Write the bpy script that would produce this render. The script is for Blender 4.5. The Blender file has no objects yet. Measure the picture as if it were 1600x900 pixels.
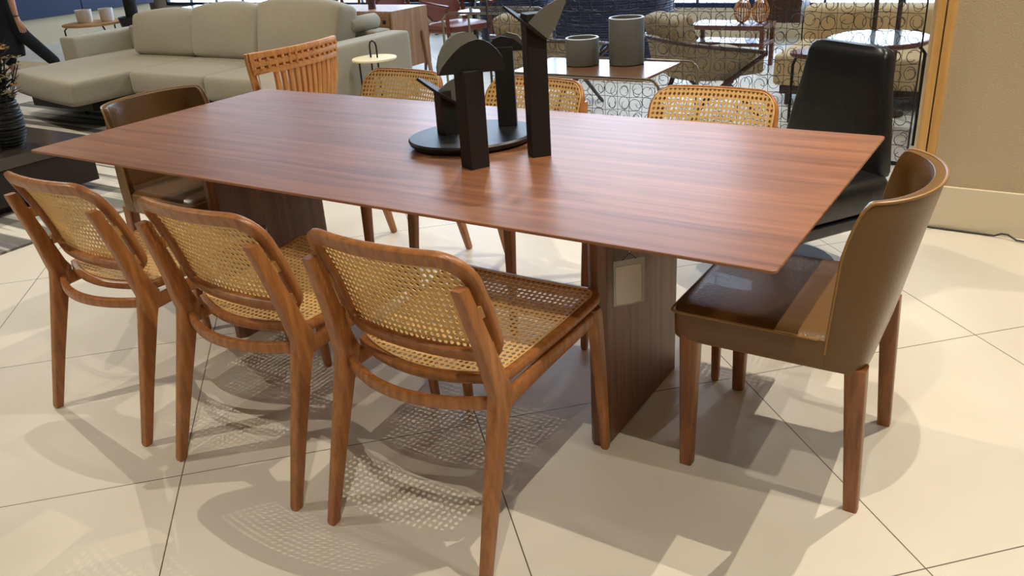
import bpy, math, random
from mathutils import Vector, Matrix
random.seed(7)
sc = bpy.context.scene
PI = math.pi
# ------------------------------------------------------------ camera
F_PX, PITCH, ROLL, YAW = 1309.2, .424, -.066, -.589
CAM = Vector((1.687, -2.041, 1.413))
d = Vector((math.sin(YAW)*math.cos(PITCH), math.cos(YAW)*math.cos(PITCH), -math.sin(PITCH)))
r0 = Vector((math.cos(YAW), -math.sin(YAW), 0)); u0 = r0.cross(d)
rr = r0*math.cos(ROLL)+u0*math.sin(ROLL); uu = -r0*math.sin(ROLL)+u0*math.cos(ROLL)
cd = bpy.data.cameras.new('camera'); cam = bpy.data.objects.new('camera', cd); sc.collection.objects.link(cam)
cd.sensor_width = 36; cd.lens = 36*F_PX/1600; cd.clip_start = .05; cd.clip_end = 100
M = Matrix((rr, uu, -d)).transposed().to_4x4(); M.translation = CAM; cam.matrix_world = M
sc.camera = cam
# ------------------------------------------------------------ exposure, world
sc.view_settings.view_transform = 'Standard'; sc.view_settings.look = 'None'
sc.view_settings.gamma = 1; sc.view_settings.use_curve_mapping = False
sc.view_settings.exposure = 0.0
w = bpy.data.worlds.new('daylight'); sc.world = w; w.use_nodes = True
bg = w.node_tree.nodes['Background']; bg.inputs[0].default_value = (.60, .77, 1.0, 1); bg.inputs[1].default_value = 7.5
# ------------------------------------------------------------ lights
def spot(x, y, power, col=(1, .885, .715), z=3.0, ang=110, tx=None, ty=None, size=.006, blend=.6):
    l = bpy.data.lights.new('ceiling_or_fill_spot', 'SPOT'); l.energy = power; l.color = col
    l.spot_size = math.radians(ang); l.spot_blend = blend; l.shadow_soft_size = size
    o = bpy.data.objects.new('ceiling_or_fill_spot', l); sc.collection.objects.link(o); o.location = (x, y, z)
    dv = Vector(((x if tx is None else tx)-x, (y if ty is None else ty)-y, -z))
    o.rotation_euler = dv.to_track_quat('-Z', 'Y').to_euler()
spot(1.455, -.313, 118)
spot(1.46, -1.65, 88)
spot(1.9, 1.2, 200)
spot(-.55, 1.45, 130)
spot(-2.2, -2.0, 160)  # unseen fill spot, added to brighten the front-left floor
spot(-2.6, 1.2, 80)
spot(3.2, -.1, 85)
for (x, y, p) in ((-4.4, .6, 190), (-5.5, 3.4, 60), (-8, 1.0, 50), (-8.5, 4.5, 50), (2.6, -3.5, 35), (-1, -3.6, 40)):  # unseen warm fill, added for the sofa and the rest of the shop
    spot(x, y, p, ang=140)
for (x, y, p) in ((.2, 4.6, 110), (-1.6, 4.4, 110), (-3.4, 5.0, 80), (1.3, 3.0, 60)):  # unseen cool spots added to brighten the floor behind the ring screen
    spot(x, y, p, col=(.86, .93, 1), ang=130, z=3.3)
def portal(loc, sx, sy, rot):
    l = bpy.data.lights.new('window_portal', 'AREA'); l.shape = 'RECTANGLE'; l.size = sx; l.size_y = sy
    l.cycles.is_portal = True
    o = bpy.data.objects.new('window_portal', l); sc.collection.objects.link(o); o.location = loc; o.rotation_euler = rot
WY = 7.2
portal((-6.1, WY-.15, 2.08), 9.8, 3.6, (-PI/2, 0, 0))
portal((.3, WY-.15, .85), 2.9, 1.1, (-PI/2, 0, 0))

# ------------------------------------------------------------ material helpers
MATS = {}
def nt_new(name):
    m = bpy.data.materials.new(name); m.use_nodes = True
    nt = m.node_tree; b = nt.nodes['Principled BSDF']; MATS[name] = m
    return m, nt, b
def lin(c):
    return tuple(((v/255)/12.92 if v/255 <= .04045 else ((v/255+.055)/1.055)**2.4) for v in c)+(1,)
def flat(name, rgb, rough=.5, metal=0, bump=0, bscale=60, var=.08, vscale=8, coat=0, sheen=0, spec=.5):
    m, nt, b = nt_new(name); N = nt.nodes; L = nt.links
    tc = N.new('ShaderNodeTexCoord'); no = N.new('ShaderNodeTexNoise'); no.inputs['Scale'].default_value = vscale; no.inputs['Detail'].default_value = 4
    L.new(tc.outputs['Object'], no.inputs['Vector'])
    mx = N.new('ShaderNodeMixRGB'); c = lin(rgb)
    mx.inputs[1].default_value = tuple(v*(1-var) for v in c[:3])+(1,); mx.inputs[2].default_value = tuple(min(1, v*(1+var)) for v in c[:3])+(1,)
    L.new(no.outputs['Fac'], mx.inputs[0]); L.new(mx.outputs[0], b.inputs['Base Color'])
    b.inputs['Roughness'].default_value = rough; b.inputs['Metallic'].default_value = metal
    b.inputs['Coat Weight'].default_value = coat; b.inputs['Sheen Weight'].default_value = sheen
    b.inputs['Specular IOR Level'].default_value = spec
    if bump:
        n2 = N.new('ShaderNodeTexNoise'); n2.inputs['Scale'].default_value = bscale; n2.inputs['Detail'].default_value = 3
        L.new(tc.outputs['Object'], n2.inputs['Vector'])
        bp = N.new('ShaderNodeBump'); bp.inputs['Strength'].default_value = bump; bp.inputs['Distance'].default_value = .004
        L.new(n2.outputs['Fac'], bp.inputs['Height']); L.new(bp.outputs[0], b.inputs['Normal'])
    return m
def wood(name, dark, light, axis='Z', rough=.4, fine=55, long=2.0, coat=.15, contrast=(.35, .68), spec=.5):
    m, nt, b = nt_new(name); N = nt.nodes; L = nt.links
    tc = N.new('ShaderNodeTexCoord'); mp = N.new('ShaderNodeMapping')
    s = [fine]*3; s['XYZ'.index(axis)] = long; mp.inputs['Scale'].default_value = s
    L.new(tc.outputs['Object'], mp.inputs[0])
    warp = N.new('ShaderNodeTexNoise'); warp.inputs['Scale'].default_value = 2.2; L.new(tc.outputs['Object'], warp.inputs['Vector'])
    add = N.new('ShaderNodeVectorMath'); add.operation = 'MULTIPLY_ADD'; add.inputs[1].default_value = (1.3, 1.3, 1.3)
    L.new(warp.outputs['Color'], add.inputs[0]); L.new(mp.outputs[0], add.inputs[2])
    no = N.new('ShaderNodeTexNoise'); no.inputs['Scale'].default_value = 1; no.inputs['Detail'].default_value = 6; no.inputs['Roughness'].default_value = .62
    L.new(add.outputs[0], no.inputs['Vector'])
    cr = N.new('ShaderNodeValToRGB'); e = cr.color_ramp.elements
    e[0].position, e[1].position = contrast; e[0].color = lin(dark); e[1].color = lin(light)
    L.new(no.outputs['Fac'], cr.inputs[0]); L.new(cr.outputs[0], b.inputs['Base Color'])
    b.inputs['Roughness'].default_value = rough; b.inputs['Coat Weight'].default_value = coat; b.inputs['Coat Roughness'].default_value = .25
    b.inputs['Specular IOR Level'].default_value = spec
    bp = N.new('ShaderNodeBump'); bp.inputs['Strength'].default_value = .06; bp.inputs['Distance'].default_value = .002
    L.new(no.outputs['Fac'], bp.inputs['Height']); L.new(bp.outputs[0], b.inputs['Normal'])
    return m
def math_node(nt, op, a, b=None, c=None):
    n = nt.nodes.new('ShaderNodeMath'); n.operation = op
    for i, v in enumerate((a, b, c)):
        if v is None: continue
        if isinstance(v, (int, float)): n.inputs[i].default_value = v
        else: nt.links.new(v, n.inputs[i])
    return n.outputs[0]
def floor_mat():
    m, nt, b = nt_new('porcelain_tile'); N = nt.nodes; L = nt.links
    tc = N.new('ShaderNodeTexCoord'); sp = N.new('ShaderNodeSeparateXYZ'); L.new(tc.outputs['Object'], sp.inputs[0])
    X, Y = sp.outputs[0], sp.outputs[1]
    u = math_node(nt, 'MULTIPLY', math_node(nt, 'ADD', X, Y), 1/1.22)
    v = math_node(nt, 'MULTIPLY', math_node(nt, 'SUBTRACT', X, Y), 1/1.27)
    lines = []
    for q, off in ((u, 10-.05), (v, 10+.445)):
        f = math_node(nt, 'FRACT', math_node(nt, 'ADD', q, off))
        dd = math_node(nt, 'MINIMUM', f, math_node(nt, 'SUBTRACT', 1.0, f))
        lines.append(math_node(nt, 'LESS_THAN', dd, .0019))
    ln = math_node(nt, 'MAXIMUM', lines[0], lines[1])
    no = N.new('ShaderNodeTexNoise'); no.inputs['Scale'].default_value = 1.6; no.inputs['Detail'].default_value = 6; L.new(tc.outputs['Object'], no.inputs['Vector'])
    cr = N.new('ShaderNodeValToRGB'); cr.color_ramp.elements[0].position = .3; cr.color_ramp.elements[1].position = .75
    cr.color_ramp.elements[0].color = lin((214, 208, 194)); cr.color_ramp.elements[1].color = lin((226, 221, 208))
    L.new(no.outputs['Fac'], cr.inputs[0])
    mx = N.new('ShaderNodeMixRGB'); L.new(ln, mx.inputs[0]); L.new(cr.outputs[0], mx.inputs[1]); mx.inputs[2].default_value = lin((96, 84, 66))
    L.new(mx.outputs[0], b.inputs['Base Color']); b.inputs['Roughness'].default_value = .42; b.inputs['Specular IOR Level'].default_value = .4
    return m
def rug_mat():
    m, nt, b = nt_new('striped_rug'); N = nt.nodes; L = nt.links
    tc = N.new('ShaderNodeTexCoord'); mp = N.new('ShaderNodeMapping'); mp.inputs['Scale'].default_value = (.25, 7.5, 1)
    L.new(tc.outputs['Object'], mp.inputs[0])
    no = N.new('ShaderNodeTexNoise'); no.inputs['Scale'].default_value = 1.6; no.inputs['Detail'].default_value = 3; L.new(mp.outputs[0], no.inputs['Vector'])
    cr = N.new('ShaderNodeValToRGB'); cr.color_ramp.interpolation = 'LINEAR'
    e = cr.color_ramp.elements; e[0].position = .48; e[0].color = lin((112, 106, 92)); e[1].position = .57; e[1].color = lin((208, 199, 174))
    L.new(no.outputs['Fac'], cr.inputs[0])
    n3 = N.new('ShaderNodeTexNoise'); n3.inputs['Scale'].default_value = 6; n3.inputs['Detail'].default_value = 8; L.new(tc.outputs['Object'], n3.inputs['Vector'])
    mx = N.new('ShaderNodeMixRGB'); mx.blend_type = 'MULTIPLY'; mx.inputs[0].default_value = .45
    L.new(cr.outputs[0], mx.inputs[1]); L.new(n3.outputs['Color'], mx.inputs[2])
    hs = N.new('ShaderNodeHueSaturation'); hs.inputs['Saturation'].default_value = .5; hs.inputs['Value'].default_value = 1.3; L.new(mx.outputs[0], hs.inputs['Color'])
    L.new(hs.outputs[0], b.inputs['Base Color']); b.inputs['Roughness'].default_value = .95
    return m
def weave_mat(name, a, c, scale=70, rough=.6, bump=.5):
    m, nt, b = nt_new(name); N = nt.nodes; L = nt.links
    tc = N.new('ShaderNodeTexCoord'); wv = N.new('ShaderNodeTexWave'); wv.inputs['Scale'].default_value = scale; wv.bands_direction = 'Z'
    wv.inputs['Distortion'].default_value = 1.5; L.new(tc.outputs['Object'], wv.inputs['Vector'])
    cr = N.new('ShaderNodeMixRGB'); cr.inputs[1].default_value = lin(a); cr.inputs[2].default_value = lin(c); L.new(wv.outputs['Fac'], cr.inputs[0])
    L.new(cr.outputs[0], b.inputs['Base Color']); b.inputs['Roughness'].default_value = rough
    bp = N.new('ShaderNodeBump'); bp.inputs['Strength'].default_value = bump; bp.inputs['Distance'].default_value = .01
    L.new(wv.outputs['Fac'], bp.inputs['Height']); L.new(bp.outputs[0], b.inputs['Normal'])
    return m
m_floor = floor_mat(); m_rug = rug_mat()
m_walnut = wood('walnut_veneer', (118, 74, 48), (168, 112, 76), 'X', rough=.42, fine=30, long=1.0, coat=.22, contrast=(.3, .72))
m_walnutv = wood('walnut_upright', (98, 62, 42), (132, 88, 60), 'Z', rough=.4, fine=40, long=1.2)
m_cwood = wood('chair_wood', (146, 92, 46), (186, 124, 70), 'Z', rough=.38, fine=60, long=5)
m_lwood = wood('light_peg_wood', (190, 140, 80), (220, 175, 115), 'Z')
m_oak = wood('oak_trim', (196, 146, 82), (218, 170, 104), 'Z', rough=.45, fine=30, long=1)
m_slat = wood('slat_wood', (188, 122, 60), (222, 158, 92), 'Z', rough=.4)
m_legw = wood('leg_wood', (120, 72, 36), (164, 106, 60), 'Z', rough=.4, fine=45, long=4)
m_cab = wood('cabinet_wood', (150, 112, 80), (182, 142, 108), 'Z', rough=.45, fine=30, long=1.5)
m_cabf = wood('cabinet_front_wood', (120, 84, 50), (150, 108, 66), 'X', rough=.45, fine=30, long=1.5)
m_dwood = wood('dark_wood', (52, 34, 26), (84, 54, 40), 'Z', rough=.4)
m_rwood = wood('red_wood', (92, 46, 30), (130, 70, 48), 'X', rough=.3)
m_cane = flat('cane', (234, 194, 126), .5, bump=.5, bscale=260, var=.16, vscale=90)
m_leather = flat('brown_leather', (112, 80, 40), .32, bump=.25, bscale=140, var=.22, vscale=5, coat=.1)
m_pipe = flat('leather_piping', (150, 112, 60), .4)
m_bleather = flat('black_leather', (22, 24, 26), .32, bump=.5, bscale=18, var=.2)
m_cap = flat('lit_cap_grey', (112, 112, 104), .6)  # lighter grey stands in for the light these cap plates catch
m_black = flat('charcoal_paint', (30, 30, 29), .55, var=.08, spec=.4)
m_bbase = flat('black_base_paint', (30, 31, 33), .4)
m_sofa = flat('sofa_fabric', (164, 157, 138), .95, bump=.6, bscale=260, var=.07, vscale=30, sheen=.2)
m_wall = flat('wall_paper', (184, 166, 138), .85, bump=.5, bscale=160, var=.05, vscale=3)
m_base = flat('skirting_paint', (214, 202, 176), .6, var=.03)
m_cream = flat('cream_paint', (222, 206, 172), .6, var=.03)
m_navy = flat('navy_panel', (36, 50, 84), .45, var=.1, vscale=1)
m_navyw = weave_mat('navy_weave', (24, 30, 56), (40, 50, 84), 14)
m_white = flat('white_plastic', (236, 236, 232), .5, var=.02)
m_card = flat('price_card', (222, 214, 200), .35, var=.03)
m_metal = flat('brushed_metal', (150, 138, 118), .3, metal=1)
m_dmetal = flat('dark_metal', (40, 36, 34), .4, metal=.6)
m_wire = flat('black_wire', (28, 25, 24), .5)
m_pot = flat('grey_pot', (92, 92, 86), .6, bump=.2, bscale=100)
m_rimg = flat('pale_rim', (190, 192, 190), .4)
m_tray = wood('tray_wood', (118, 78, 50), (150, 104, 70), 'X', rough=.1, coat=1)
m_red = flat('red_leather', (112, 56, 40), .4, var=.1)
m_chairfab = flat('tan_fabric', (166, 148, 118), .9, bump=.4, bscale=60, var=.15, vscale=14)
m_creamf = flat('cream_fabric', (212, 186, 142), .9, var=.08)
m_ceil = flat('ceiling_paint', (120, 116, 110), .8, var=.02)
m_darkw = flat('taupe_wall', (140, 126, 106), .8, var=.03)
m_disc = flat('cream_tabletop', (236, 222, 178), .4, var=.02)
m_cof = flat('dark_stone_top', (70, 64, 56), .16, var=.2, vscale=3)
m_cofs = flat('dark_stone_side', (40, 32, 26), .6, var=.2)
m_vase = weave_mat('ribbed_black', (18, 20, 20), (36, 38, 36), 26, rough=.4)
m_petal = flat('dried_petal', (176, 160, 120), .8, var=.3, vscale=40)
m_petal2 = flat('dried_petal_orange', (190, 138, 84), .8, var=.3, vscale=40)
m_stem = flat('dark_stem', (30, 30, 22), .8)
m_skin = flat('skin', (190, 134, 104), .5, var=.05)
m_cloth = flat('black_cloth', (12, 12, 16), .9, var=.1)
m_hair = flat('dark_hair', (20, 16, 14), .6)
m_glass = None
def glass_mat():
    m, nt, b = nt_new('window_glass'); N = nt.nodes; L = nt.links
    out = N['Material Output']; t = N.new('ShaderNodeBsdfTransparent'); g = N.new('ShaderNodeBsdfGlossy'); g.inputs['Roughness'].default_value = .02
    fr = N.new('ShaderNodeFresnel'); fr.inputs['IOR'].default_value = 1.2; mx = N.new('ShaderNodeMixShader')
    L.new(fr.outputs[0], mx.inputs[0]); L.new(t.outputs[0], mx.inputs[1]); L.new(g.outputs[0], mx.inputs[2]); L.new(mx.outputs[0], out.inputs['Surface'])
    return m
m_glass = glass_mat()
def plastic_mat():
    m, nt, b = nt_new('clear_sleeve'); N = nt.nodes; L = nt.links
    out = N['Material Output']; t = N.new('ShaderNodeBsdfTransparent'); mx = N.new('ShaderNodeMixShader'); mx.inputs[0].default_value = .35
    b.inputs['Base Color'].default_value = (.7, .68, .62, 1); b.inputs['Roughness'].default_value = .2
    L.new(t.outputs[0], mx.inputs[1]); L.new(b.outputs[0], mx.inputs[2]); L.new(mx.outputs[0], out.inputs['Surface'])
    return m
m_sleeve = plastic_mat()
def dimmer_mat():  # tint of the sheets added over the left windows
    m, nt, b = nt_new('sheer_dimmer'); N = nt.nodes; L = nt.links
    t = N.new('ShaderNodeBsdfTransparent'); t.inputs['Color'].default_value = (.58, .59, .60, 1)
    L.new(t.outputs[0], N['Material Output'].inputs['Surface']); return m
m_dimmer = dimmer_mat()

# ------------------------------------------------------------ object helpers
C = sc.collection
def tag(o, label=None, cat=None, group=None, kind=None):
    if label: o['label'] = label
    if cat: o['category'] = cat
    if group: o['group'] = group
    if kind: o['kind'] = kind
    return o
def thing(name, label, cat, loc=(0, 0, 0), rz=0, group=None):
    o = bpy.data.objects.new(name, None); C.objects.link(o); o.location = loc; o.rotation_euler = (0, 0, rz); o.empty_display_size = .1
    return tag(o, label, cat, group)
def dup(root, loc, rz, label=None, group=None):
    r = root.copy(); C.objects.link(r); r.location = loc; r.rotation_euler = (0, 0, rz)
    if label: r['label'] = label
    if group: r['group'] = group
    for ch in list(root.children):
        c = ch.copy(); C.objects.link(c); c.parent = r
        for g in list(ch.children):
            e = g.copy(); C.objects.link(e); e.parent = c
    return r
class MB:
    def __init__(s): s.v = []; s.f = []
    def add(s, vs, fs):
        n = len(s.v); s.v += [tuple(v) for v in vs]; s.f += [tuple(i+n for i in f) for f in fs]; return s
    def box(s, x0, x1, y0, y1, z0, z1):
        return s.add([(x0, y0, z0), (x1, y0, z0), (x1, y1, z0), (x0, y1, z0), (x0, y0, z1), (x1, y0, z1), (x1, y1, z1), (x0, y1, z1)],
                     [(3, 2, 1, 0), (4, 5, 6, 7), (0, 1, 5, 4), (1, 2, 6, 5), (2, 3, 7, 6), (3, 0, 4, 7)])
    def rings(s, rs, closed=False, caps=True):
        n = len(rs[0]); vs = [p for r in rs for p in r]; fs = []
        m = len(rs)
        for i in range(m if closed else m-1):
            a, b = i*n, ((i+1) % m)*n
            for k in range(n): fs.append((a+k, a+(k+1) % n, b+(k+1) % n, b+k))
        if caps and not closed: fs.append(tuple(range(n-1, -1, -1))); fs.append(tuple((m-1)*n+k for k in range(n)))
        return s.add(vs, fs)
    def loft(s, secs, n=16, e=3.2):
        # horizontal rounded-rectangle sections (cx, cy, z, wx, wy)
        rs = []
        for (cx, cy, z, wx, wy) in secs:
            ring = []
            for k in range(n):
                a = 2*PI*(k+.5)/n; c, q = math.cos(a), math.sin(a)
                ring.append((cx+wx/2*math.copysign(abs(c)**(2/e), c), cy+wy/2*math.copysign(abs(q)**(2/e), q), z))
            rs.append(ring)
        return s.rings(rs)
    def sweep(s, pts, norms, ww, tt, closed=False, bev=.35):
        # section in plane (B = T x N, N); ww along B, tt along N
        m = len(pts); rs = []
        P = [Vector(p) for p in pts]
        for i in range(m):
            if closed: T = P[(i+1) % m]-P[i-1]
            else: T = P[min(i+1, m-1)]-P[max(i-1, 0)]
            T.normalize(); N = Vector(norms[i] if isinstance(norms, list) else norms); N = (N-T*N.dot(T)).normalized(); B = T.cross(N)
            w = ww[i] if isinstance(ww, list) else ww; t = tt[i] if isinstance(tt, list) else tt
            ring = []
            for k in range(12):
                a = 2*PI*(k+.5)/12; c, q = math.cos(a), math.sin(a); e = 2.0/(2+bev*5)
                ring.append(P[i]+B*(w/2*math.copysign(abs(c)**e, c))+N*(t/2*math.copysign(abs(q)**e, q)))
            rs.append(ring)
        return s.rings(rs, closed)
    def tube(s, pts, r, n=8, closed=False):
        P = [Vector(p) for p in pts]; m = len(P); rs = []
        prev = None
        for i in range(m):
            if closed: T = P[(i+1) % m]-P[i-1]
            else: T = P[min(i+1, m-1)]-P[max(i-1, 0)]
            T.normalize()
            if prev is None: A = T.orthogonal().normalized()
            else: A = (prev-T*prev.dot(T)).normalized()
            prev = A; B = T.cross(A); rad = r[i] if isinstance(r, (list, tuple)) else r
            rs.append([P[i]+A*(rad*math.cos(2*PI*k/n))+B*(rad*math.sin(2*PI*k/n)) for k in range(n)])
        return s.rings(rs, closed)
    def lathe(s, prof, c=(0, 0, 0), n=32, caps=True):
        rs = [[(c[0]+r*math.cos(2*PI*k/n), c[1]+r*math.sin(2*PI*k/n), c[2]+z) for k in range(n)] for r, z in prof]
        return s.rings(rs, caps=caps)
    def prism(s, poly, z0, z1):
        n = len(poly)
        return s.add([(x, y, z0) for x, y in poly]+[(x, y, z1) for x, y in poly],
                     [tuple(range(n-1, -1, -1)), tuple(range(n, 2*n))]+[(k, (k+1) % n, n+(k+1) % n, n+k) for k in range(n)])
    def build(s, name, mat, parent=None, bevel=0, smooth=True, subsurf=0, loc=None, angle=40):
        me = bpy.data.meshes.new(name); me.from_pydata(s.v, [], s.f); me.materials.append(mat)
        import bmesh
        bm = bmesh.new(); bm.from_mesh(me); bmesh.ops.recalc_face_normals(bm, faces=bm.faces); bm.to_mesh(me); bm.free()
        o = bpy.data.objects.new(name, me); C.objects.link(o)
        if parent: o.parent = parent
        if loc: o.location = loc
        if bevel:
            b = o.modifiers.new('bevel', 'BEVEL'); b.width = bevel; b.segments = 3; b.limit_method = 'ANGLE'; b.angle_limit = math.radians(35)
        if subsurf:
            q = o.modifiers.new('sub', 'SUBSURF'); q.levels = subsurf; q.render_levels = subsurf
        if smooth:
            me.shade_smooth()
            if angle < 180 and not subsurf: me.set_sharp_from_angle(angle=math.radians(angle))
        return o
def struct(o): o['kind'] = 'structure'; return o
def arc(cx, cy, r, a0, a1, n):
    return [(cx+r*math.cos(math.radians(a0+(a1-a0)*i/n)), cy+r*math.sin(math.radians(a0+(a1-a0)*i/n))) for i in range(n+1)]
def rrect(x0, x1, y0, y1, rs, n=6):
    # rounded rectangle outline ccw; rs = radii for (x1,y1),(x0,y1),(x0,y0),(x1,y0)
    p = []
    p += arc(x1-rs[0], y1-rs[0], rs[0], 0, 90, n); p += arc(x0+rs[1], y1-rs[1], rs[1], 90, 180, n)
    p += arc(x0+rs[2], y0+rs[2], rs[2], 180, 270, n); p += arc(x1-rs[3], y0+rs[3], rs[3], 270, 360, n)
    return p
def densify(p, step, closed=True):
    out = []
    for i in range(len(p) if closed else len(p)-1):
        a, b = p[i], p[(i+1) % len(p)]; L_ = math.dist(a, b)
        if L_ < 1e-6: continue
        k = max(1, int(L_/step))
        for j in range(k): out.append(tuple(a[q]+(b[q]-a[q])*j/k for q in range(len(a))))
    if not closed: out.append(tuple(p[-1]))
    return out

# ============================================================ STRUCTURE
struct(MB().box(-14, 5, -6, WY+.2, -.05, 0).build('floor', m_floor, smooth=False))
struct(MB().box(-14, 5, -6, WY+.2, 4.0, 4.1).build('ceiling', m_ceil, smooth=False))
struct(MB().box(5, 5.1, -6, 2.0, 0, 4.0).build('wall_right', m_darkw, smooth=False))
struct(MB().box(-14, 5, -6.1, -6, 0, 4.0).build('wall_front', m_darkw, smooth=False))
struct(MB().box(-11.4, -11.3, -6, WY, 0, 4.0).build('wall_left', m_darkw, smooth=False))
struct(MB().box(1.262, 5, 1.925, 2.06, 0, 4.0).build('wall_back', m_wall, smooth=False))
struct(MB().box(1.30, 5, 1.908, 1.925, 0, .195).build('baseboard_back', m_base, bevel=.003))
struct(MB().box(1.262, 1.297, 1.905, 1.925, 0, 4.0).build('trim_1', m_oak, bevel=.003))
struct(MB().box(1.222, 1.257, 1.905, 2.06, 0, 4.0).build('trim_2', m_oak, bevel=.003))
struct(MB().box(1.205, 1.222, 1.94, 2.06, 0, 4.0).build('trim_3', m_cream, bevel=.003))
# back wall with a long row of windows over a low sill
SILL = .3
b = MB().box(-14, 2.5, WY, WY+.2, 0, SILL); b.box(-14, -11.0, WY, WY+.2, SILL, 4.0); b.box(-1.2, 2.5, WY, WY+.2, 1.4, 4.0); b.box(1.8, 2.5, WY, WY+.2, SILL, 1.4); b.box(-11.0, -1.2, WY, WY+.2, 3.88, 4.0)
struct(b.build('wall_far', m_cream, smooth=False))
struct(MB().box(2.5, 2.6, 2.06, WY+.2, 0, 4.0).build('wall_side', m_cream, smooth=False))
xw = [-11.0, -8.55, -6.1, -3.65, -1.2, 1.8]
for i in range(5):
    x0, x1 = xw[i], xw[i+1]; zt = 3.88 if i < 4 else 1.4
    fr = MB(); t = .035
    fr.box(x0, x1, WY+.02, WY+.08, SILL, SILL+.05); fr.box(x0, x1, WY+.02, WY+.08, zt-.05, zt)
    fr.box(x0, x0+t, WY+.02, WY+.08, SILL+.05, zt-.05); fr.box(x1-t, x1, WY+.02, WY+.08, SILL+.05, zt-.05)
    for k in (1, 2, 3):
        xm = x0+(x1-x0)*k/4; fr.box(xm-.012, xm+.012, WY+.03, WY+.07, SILL+.05, zt-.05)
    o = struct(fr.build('window_%d' % (i+1), m_navy, smooth=False))
    if i < 2: MB().box(x0+.02, x1-.02, WY+.005, WY+.009, 1.25, 3.9).build('window_dimmer', m_dimmer, o, smooth=False)  # unseen sheets added to dim the left windows' sheen on the table
    g = MB().box(x0+t, x1-t, WY+.048, WY+.052, SILL+.05, zt-.05).build('pane', m_glass, o, smooth=False)

# ============================================================ TABLE
tb = thing('dining_table', 'long rectangular walnut dining table with a thin top on two upright panels', 'table')
HX, HY = 1.296, .5405
def trr(x, y, rad): return rrect(-x, x, -y, y, (rad,)*4, 4)
secs = [(HX-.0015, HY-.0015, .75), (HX, HY, .7485), (HX, HY, .743), (HX-.13, HY-.13, .712)]
rs = [[(x, y, z) for x, y in trr(a, c, .012)] for a, c, z in secs]
MB().rings(rs).build('tabletop', m_walnut, tb, angle=20)
for sx in (-1, 1):
    x = sx*.757
    q = [(x+.028, -.243), (x+.028, .243), (x+.010, .262), (x-.010, .262), (x-.028, .243), (x-.028, -.243), (x-.010, -.262), (x+.010, -.262)]
    MB().prism(q, 0, .714).build('leg_panel', m_walnutv, tb, bevel=.002, angle=20)
# price card on the right leg panel
tg = thing('price_tag', 'white price card in a clear sleeve hanging on the table leg panel', 'price tag', (.824, -.19, 0), -.72)
MB().box(-.0012, 0, -.044, .044, .432, .562).build('sleeve', m_sleeve, tg, smooth=False)
MB().box(0, .001, -.038, .034, .436, .545).build('card', m_card, tg, smooth=False)
MB().tube([(.001, -.02, .562), (.001, 0, .580), (.001, .02, .562)], .0012, 6).build('hook', m_dmetal, tg)
MB().tube([(.001, 0, .580), (-.006, 0, .705)], .0007, 5).build('string', m_white, tg)

# ============================================================ CANE CHAIRS
def cane_sheet(fmap, poly, u0, u1, v0, v1, pitch):
    def inside(x, y):
        c = False; j = len(poly)-1
        for i in range(len(poly)):
            if (poly[i][1] > y) != (poly[j][1] > y) and x < (poly[j][0]-poly[i][0])*(y-poly[i][1])/(poly[j][1]-poly[i][1])+poly[i][0]: c = not c
            j = i
        return c
    nu = round((u1-u0)/pitch); nv = round((v1-v0)/pitch); pu = (u1-u0)/nu; pv = (v1-v0)/nv
    import bmesh
    flatmap = lambda u, v: (u, v, 0)
    vid = {}; V = []; Fc = []
    def vt(key, u, v):
        if key not in vid: vid[key] = len(V); V.append(flatmap(u, v))
        return vid[key]
    for i in range(nu):
        for j in range(nv):
            cu, cv = u0+(i+.5)*pu, v0+(j+.5)*pv
            if not any(inside(cu+a*pu, cv+c*pv) for a in (-.5, 0, .5) for c in (-.5, 0, .5)): continue
            outer = [(2, 1), (2, 2), (1, 2), (0, 2), (0, 1), (0, 0), (1, 0), (2, 0)]
            O = [vt((2*i+a, 2*j+c), u0+(i+a/2)*pu, v0+(j+c/2)*pv) for a, c in outer]
            H = []
            for k in range(8):
                a = k*PI/4; rad = .345 if k % 2 == 0 else .315
                H.append(len(V)); V.append(flatmap(cu+rad*pu*math.cos(a), cv+rad*pv*math.sin(a)))
            for k in range(8): Fc.append((O[k], O[(k+1) % 8], H[(k+1) % 8], H[k]))
    me = bpy.data.meshes.new('cut'); me.from_pydata(V, [], Fc); bm = bmesh.new(); bm.from_mesh(me)
    n = len(poly); area = sum(poly[i][0]*poly[(i+1) % n][1]-poly[(i+1) % n][0]*poly[i][1] for i in range(n)); sg = 1 if area > 0 else -1
    for i in range(n):
        a, b_ = poly[i], poly[(i+1) % n]; ex, ey = b_[0]-a[0], b_[1]-a[1]; L_ = math.hypot(ex, ey)
        if L_ < 1e-5: continue
        bmesh.ops.bisect_plane(bm, geom=bm.verts[:]+bm.edges[:]+bm.faces[:], plane_co=(a[0], a[1], 0), plane_no=(sg*ey/L_, -sg*ex/L_, 0), clear_outer=True)
    bm.verts.ensure_lookup_table(); bm.verts.index_update()
    V2 = [fmap(v.co.x, v.co.y) for v in bm.verts]; F2 = [tuple(v.index for v in f.verts) for f in bm.faces]
    bm.free(); bpy.data.meshes.remove(me)
    return MB().add(V2, F2)

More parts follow.
